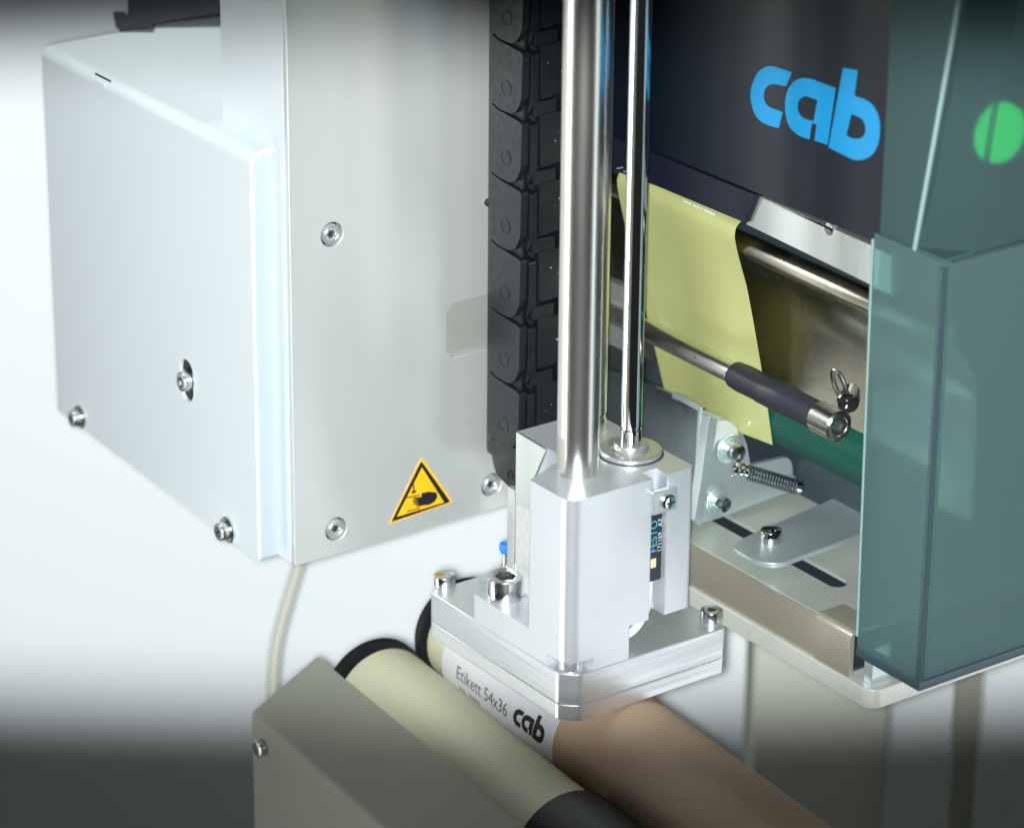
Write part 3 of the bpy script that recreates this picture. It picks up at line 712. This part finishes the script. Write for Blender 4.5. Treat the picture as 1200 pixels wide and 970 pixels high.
# dispensing shaft with its sleeve and knob
SX = 67.0; e1 = on('x', SX, 984, 500)
sz = e1.z; ye = e1.y
def shaft_y(px, py): return on('x', SX, px, py).y
ys = shaft_y(862, 440); yk = shaft_y(960, 488)
sh = finish(lathe((SX, ye+1, sz), (0, 1, 0), [(0, 0), (2.6, 0), (2.6, 130), (0, 130)], 40), 'dispensing_shaft', M['rod'], pr)
bm = bmesh.new()
for k in range(4):
    yy = shaft_y(794+k*36-6, 397+k*18); slab('x', SX-2.63, circ(yy, sz+.9, .22, 10), .05, bm)
finish(bm, 'air_hole', M['dark'], sh)
finish(lathe((SX, yk, sz), (0, 1, 0), [(0, 0), (3.5, 0), (3.55, .3), (3.6, (ys-yk)*.32), (3.75, (ys-yk)*.34), (3.75, (ys-yk)*.66), (3.55, (ys-yk)*.68), (3.6, ys-yk-3), (3.35, ys-yk), (0, ys-yk)], 48), 'rubber_sleeve', M['sleeve'], sh)
kn = lathe((SX, yk-.1, sz), (0, -1, 0), [(0, 0), (3.95, 0), (3.95, yk-ye-.5), (3.45, yk-ye), (2.5, yk-ye), (2.3, yk-ye-.3), (2.3, 1.2), (0, 1.2)], 48)
finish(kn, 'knob', M['nickel'], sh)
finish(lathe((SX, ye+.6, sz), (0, 1, 0), [(2.28, 0), (1.75, .05), (1.7, 3.6), (0, 3.6)], 6), 'hex_socket', M['dark'], sh)  # dark cup stands in for shade inside the knob's bore
# round bar and steel guide sheet
GX = 74.0
ba = on('x', GX, 850, 277); bb = on('x', GX, 1020, 352); bz = ba.z
finish(lathe((GX, bb.y-26, bz), (0, 1, 0), [(0, 0), (2.9, 0), (2.9, 150), (0, 150)], 48), 'guide_bar', M['stain'], pr)
gsec = [(GX+1.2, bz-2.7), (GX+3, bz-5), (GX+6, bz-8), (GX+9, bz-13), (GX+10.5, bz-20), (GX+11, bz-34), (GX+11.4, bz-50)]
g2 = [(x+1.2, z) for x, z in reversed(gsec)]
finish(slab('y', bb.y-26, gsec+g2, 140), 'guide_sheet', M['stain'], pr)
# thumb screw in front of the guide sheet
ts = on('x', GX+7, 998, 458)
bm = lathe(ts, (-.72, -.62, -.1), [(0, 0), (2.1, 0), (2.1, 3.6), (2.7, 3.7), (2.7, 6.2), (2.4, 6.6), (1.3, 6.6), (1.3, 5.9), (0, 5.9)], 28)
finish(bm, 'thumb_screw', M['chrome'], pr)
lp = on('x', GX+2, 984, 451); pts = [lp+Vector((-.5*math.sin(R(a)), 2.2*math.cos(R(a))+1.2*math.sin(R(a)), 3.6*math.sin(R(a)))) for a in range(0, 361, 20)]
rl = tube(pts, .62, 10, cap=False); finish(rl, 'wire_loop', M['nickel'], pr)
# silver print head bracket and black bar above
pts = pxl('x', 67.5, [(889, 230), (1045, 298), (1045, 346), (874, 263)])
hq = on('x', 67.5, 971, 269)
finish(slab('x', 67.5, [pts, circ(hq.y, hq.z, 1.5, 20)], 3), 'print_head_bracket', M['alu'], pr, .3)
finish(slab('x', 69.0, rrect(hq.y-2, hq.y+2, hq.z-2, hq.z+2, .4), .4), 'bracket_hole', M['dark'], pr)
pts = pxl('x', 66.0, [(640, 128), (762, 178), (886, 229), (873, 262), (770, 219), (640, 172)])
bb_ = finish(slab('x', 66.0, pts, 14), 'print_head_cover', M['black'], pr, .4)
def onx(X, o=(0, 0)): return lambda a, b: on('x', X, a, b)
# tiny print along the lower edge of the black bar
p0 = on('x', 65.95, 801, 235.5)
bm = bmesh.new()
for a0, a1 in ((0, 3.0), (3.8, 5.0), (5.2, 6.4), (6.9, 7.6), (8.2, 12.4)):
    slab('x', 65.9, [(p0.y-a0, p0.z-.2), (p0.y-a1, p0.z-.2), (p0.y-a1, p0.z+.35), (p0.y-a0, p0.z+.35)], .05, bm)
finish(bm, 'worn_print', M['wprint'], bb_)
p0 = on('x', 65.95, 723, 196)
bm = bmesh.new()
for k in range(5):
    a0 = k*.95; b0 = (k*37 % 3)*.4-.4; slab('x', 65.9, [(p0.y-a0, p0.z+b0), (p0.y-a0-.5, p0.z+b0), (p0.y-a0-.5, p0.z+b0+.25), (p0.y-a0, p0.z+b0+.25)], .05, bm)
finish(bm, 'worn_print', M['wprint'], bb_)
# dark works inside
finish(box(84, 200, -26, 110, on('x', 66, 1027, 287).z-2, 330), 'printer_body', M['body'], pr, .5)
finish(box(104, 200, SY0+2, 110, TZp+.2, 95), 'inner_wall', M['body'], pr, .5)
finish(box(71.5, 200, 100, 112, TZp+.2, 180), 'rear_chassis', M['steel'], pr, .5)
rg = on('x', 69, 717, 330)
finish(slab('x', 69, pxl('x', 69, [(640, 300), (732, 337), (732, 412), (640, 372)]), 3), 'rear_bracket', M['alu'], pr, .4)
# backing paper: comes out under the black bar, folds over the bar and runs down
Y_l = on('x', 67.5, 718, 205).y; Y_r = on('x', 67.5, 856, 262).y
path = [(84, on('x', 67.5, 845, 252).z+3.5), (76, on('x', 67.5, 845, 252).z+2.6)]
zt_ = on('x', 68.5, 845, 262).z
path = [(86, zt_+2.6), (78, zt_+2.8), (73, zt_+2.2), (70, zt_+.9), (68.9, zt_-1.2), (69.0, zt_-4), (70.2, zt_-10), (72.4, zt_-20), (74.8, zt_-32), (77.5, zt_-46), (80, zt_-60)]
path = [(p.x, p.y) for p in spline([(a, b, 0) for a, b in path], 5)]
lp_ = thing('backing_paper', (76, (Y_l+Y_r)/2, zt_-60), 'glossy yellow green label backing paper folding over the guide bar and running down', 'backing paper')
bm = bmesh.new(); prev = None; nn = 14
yl_b = on('x', 80, 762, 442).y
for i, (x, z) in enumerate(path):
    f = max(0, (zt_-z)/60)
    ya = Y_l-(0 if f < .02 else f*8); yb_ = Y_r-f*2
    row = [bm.verts.new((x+.5*math.sin(j*.55+i*.12+.6)*min(1, f*4)+1.6*(j/nn)**4*min(1, f*4), ya+(yb_-ya)*j/nn, z)) for j in range(nn+1)]
    if prev:
        for j in range(nn): bm.faces.new((prev[j], prev[j+1], row[j+1], row[j]))
    prev = row
finish(bm, 'paper_web', M['paper'], lp_)

# ------------------------------------------------------------------ smoked cover
cv = finish(slab('x', PX, pxl('x', PX, [(1077, 800), (1003.5, 765), (1009, 600), (1020, 330), (1026, 289), (1073, 309), (1103, 316)])[:-1] and
       pxl('x', PX, [(1077, 801), (1003.5, 766), (1020, 330)])+[(on('x', PX, 1023, 300).y, on('y', on('x', PX, 1077, 803).y, 1104, 312).z+.7), (on('x', PX, 1077, 801).y, on('y', on('x', PX, 1077, 803).y, 1104, 312).z+.7)], 2.6), 'smoked_cover', M['cover'], pr, .3)
CYF = on('x', PX, 1077, 803).y
ZS = on('y', CYF, 1104, 312).z; ZB = on('y', CYF, 1077, 799).z
finish(slab('y', CYF, [(PX+2.65, ZB), (190, ZB), (190, ZS), (PX+2.65, ZS)], 2.6), 'cover_front', M['cover'], cv, .3)
# thick darker rim along the foot of the cover
Z0 = on('y', CYF, 1077, 804).z; ZR = on('y', CYF, 1077, 791).z
yL = on('x', PX, 1003.5, 766).y
finish(slab('z', Z0-1.2, [(PX-.3, yL), (PX-.3, CYF-.3), (190, CYF-.3), (190, CYF+2.9), (PX+2.9, CYF+2.9), (PX+2.9, yL)], 2.4), 'cover_rim', M['coveredge'], cv, .25)
# painted highlight strip on the cut edge, dark corner, seam
y_top = on('x', PX, 1022, 300).y
finish(tube([(PX+.2, yL+.1, ZR+1), (PX+.2, y_top+.1, ZS-1)], .45, 8), 'cut_edge_highlight', M['edge_glint'], cv)
finish(lathe((PX+.35, CYF+.35, ZB), (0, 0, 1), [(0, 0), (.9, 0), (.9, ZS-ZB-.6), (0, ZS-ZB-.6)], 16), 'cover_corner', M['coveredge'], cv)
finish(slab('z', ZS+.1, [(PX+3, CYF-.1), (190, CYF-.1), (190, CYF+3), (PX+3, CYF+3)], .7), 'cover_seam', M['coveredge'], cv, .2)
# upper part: side, chamfer, front
ta = on('x', PX, 1131, -40); tb_ = on('x', PX, 1071, 300); 
fa = on('y', CYF, 1200, -40); fb = on('y', CYF, 1142, 293)
side = [(tb_.y, ZS+.9), (tb_.y+1, ZS+14), (on('x', PX, 1100, 140).y, on('x', PX, 1100, 140).z), (ta.y, ta.z), (ta.y, 300), (on('x', PX, 1030, 10).y, 300), (on('x', PX, 1030, 287).y, ZS+.9)]
finish(slab('x', PX, [(tb_.y, ZS+.9), (on('x', PX, 1100, 140).y, on('x', PX, 1100, 140).z), (ta.y, ta.z), (on('x', PX, 1030, 287).y, ta.z), (on('x', PX, 1030, 287).y, ZS+.9)], 2.6), 'upper_side', M['cover2'], cv, .3)
cpts = [Vector((PX+.1, tb_.y, ZS+.9)), Vector((fb.x, CYF+.1, ZS+.9)), Vector((fa.x, CYF+.1, ta.z)), Vector((PX+.1, ta.y, ta.z))]
bm = bmesh.new(); vs = [bm.verts.new(q) for q in cpts]+[bm.verts.new(q+Vector((1.6, 1.6, 0))) for q in cpts]
for f in ((0, 1, 2, 3), (7, 6, 5, 4), (0, 4, 5, 1), (1, 5, 6, 2), (2, 6, 7, 3), (3, 7, 4, 0)): bm.faces.new([vs[i] for i in f])
finish(bm, 'upper_chamfer', M['cover2'], cv, .2)
finish(slab('z', ZS+.85, [(PX+.1, tb_.y), (PX+.1, CYF+.1), (fb.x, CYF+.1)], .5), 'cover_ledge', M['cover'], cv, .1)
d_ = cpts[3]-cpts[0]; finish(tube([cpts[0]+d_*(k/12)+Vector((-.2, -.2, 0)) for k in range(13)], .55, 10), 'chamfer_highlight', M['edge_glint'], cv)  # added strip, a painted highlight along the chamfer edge
finish(slab('y', CYF, [(fb.x, ZS+.9), (190, ZS+.9), (190, fa.z), (fa.x, fa.z)], 2.6), 'upper_front', M['cover2'], cv, .3)
# dark printed part of the cover with the maker's lettering
dp = finish(slab('x', PX+.4, [(on('x', PX, 1029.5, 287).y, on('x', PX, 1029.5, 287).z), (110, on('x', PX, 1029.5, 287).z-2.0), (110, 330), (on('x', PX, 1029.5, 287).y, 330)], 2.0), 'dark_side_panel', M['navy'], pr, .3)
c_l = [[(928, 85), (921, 101.5), (907, 98.5), (900, 100), (895.5, 106), (894.5, 115), (897, 122), (902, 126), (917, 131.5), (912.5, 150.5), (897, 146), (888, 140), (881.5, 128), (879, 112), (881, 99), (887, 86), (895, 79), (905, 77.5)]]
a_l = [[(979, 103.5), (969.5, 170), (954.5, 165), (957, 146), (951, 144.5), (948.5, 163.5), (936, 159.5), (927, 152), (921.5, 141), (919.5, 124), (922, 107), (930, 95.5), (939, 91.5), (950, 92.5)],
       [(958, 117.5), (944, 112.5), (938, 115), (934.5, 121), (934.5, 130), (938, 136.5), (945, 140.5), (953.5, 142.5)]]
b_l = [[(988, 79.5), (1005, 83), (1001, 112), (1003.5, 113.5), (1015, 117), (1024, 124.5), (1030, 137), (1031.5, 153), (1029, 170), (1023, 181), (1014, 187), (1002, 188.5), (968.8+2, 173)],
       [(997.5, 134), (1003, 135.5), (1010, 139), (1014, 146), (1014.5, 155), (1011, 161.5), (1004, 163.5), (996, 161.5), (991.5, 158.5)]]
for L in (c_l, a_l, b_l):
    finish(flat(bmesh.new(), [smooth_outline(l) for l in L], lambda a, b: on('x', PX+.3, a, b), DV['x']*.08), 'logo_letter', M['logo'], dp)
# the same lettering printed small and black on the paper label
def loglab(a, b):
    q = on('x', PX, a, b); return (q.y, q.z)
qs = [loglab(*p) for p in b_l[0]+c_l[0]]; ymx = max(q[0] for q in qs); ymn = min(q[0] for q in qs); zmn = min(q[1] for q in qs); zmx = max(q[1] for q in qs)
for L in (c_l, a_l, b_l):
    loops = [[(33.5-(ymx-loglab(*p)[0])/(ymx-ymn)*14.5, 24.4-(loglab(*p)[1]-zmn)/(zmx-zmn)*7.0) for p in l] for l in L]
    bm = flat(bmesh.new(), [rounded(l, .15, 2) for l in loops], lambda a, b: (a, b, 0), None)
    wrap_bm(bm, .2); finish(bm, 'logo_letter', M['inkb'], lab)
# operating panel with green lamp behind the cover
pz = on('y', -34, 1142, 225)
pn = finish(box(pz.x+2, 200, -34, -27.0, pz.z, 240), 'operating_panel', M['navy'], pr, .5)
gl = on('y', -35, 1172, 156)
finish(lathe((gl.x, -34.2, gl.z), (0, -1, 0), [(0, 0), (7.2, 0), (7.0, 1.5), (5.5, 2.6), (3, 3.2), (0, 3.4)], 32), 'status_lamp', M['glow'], pn)
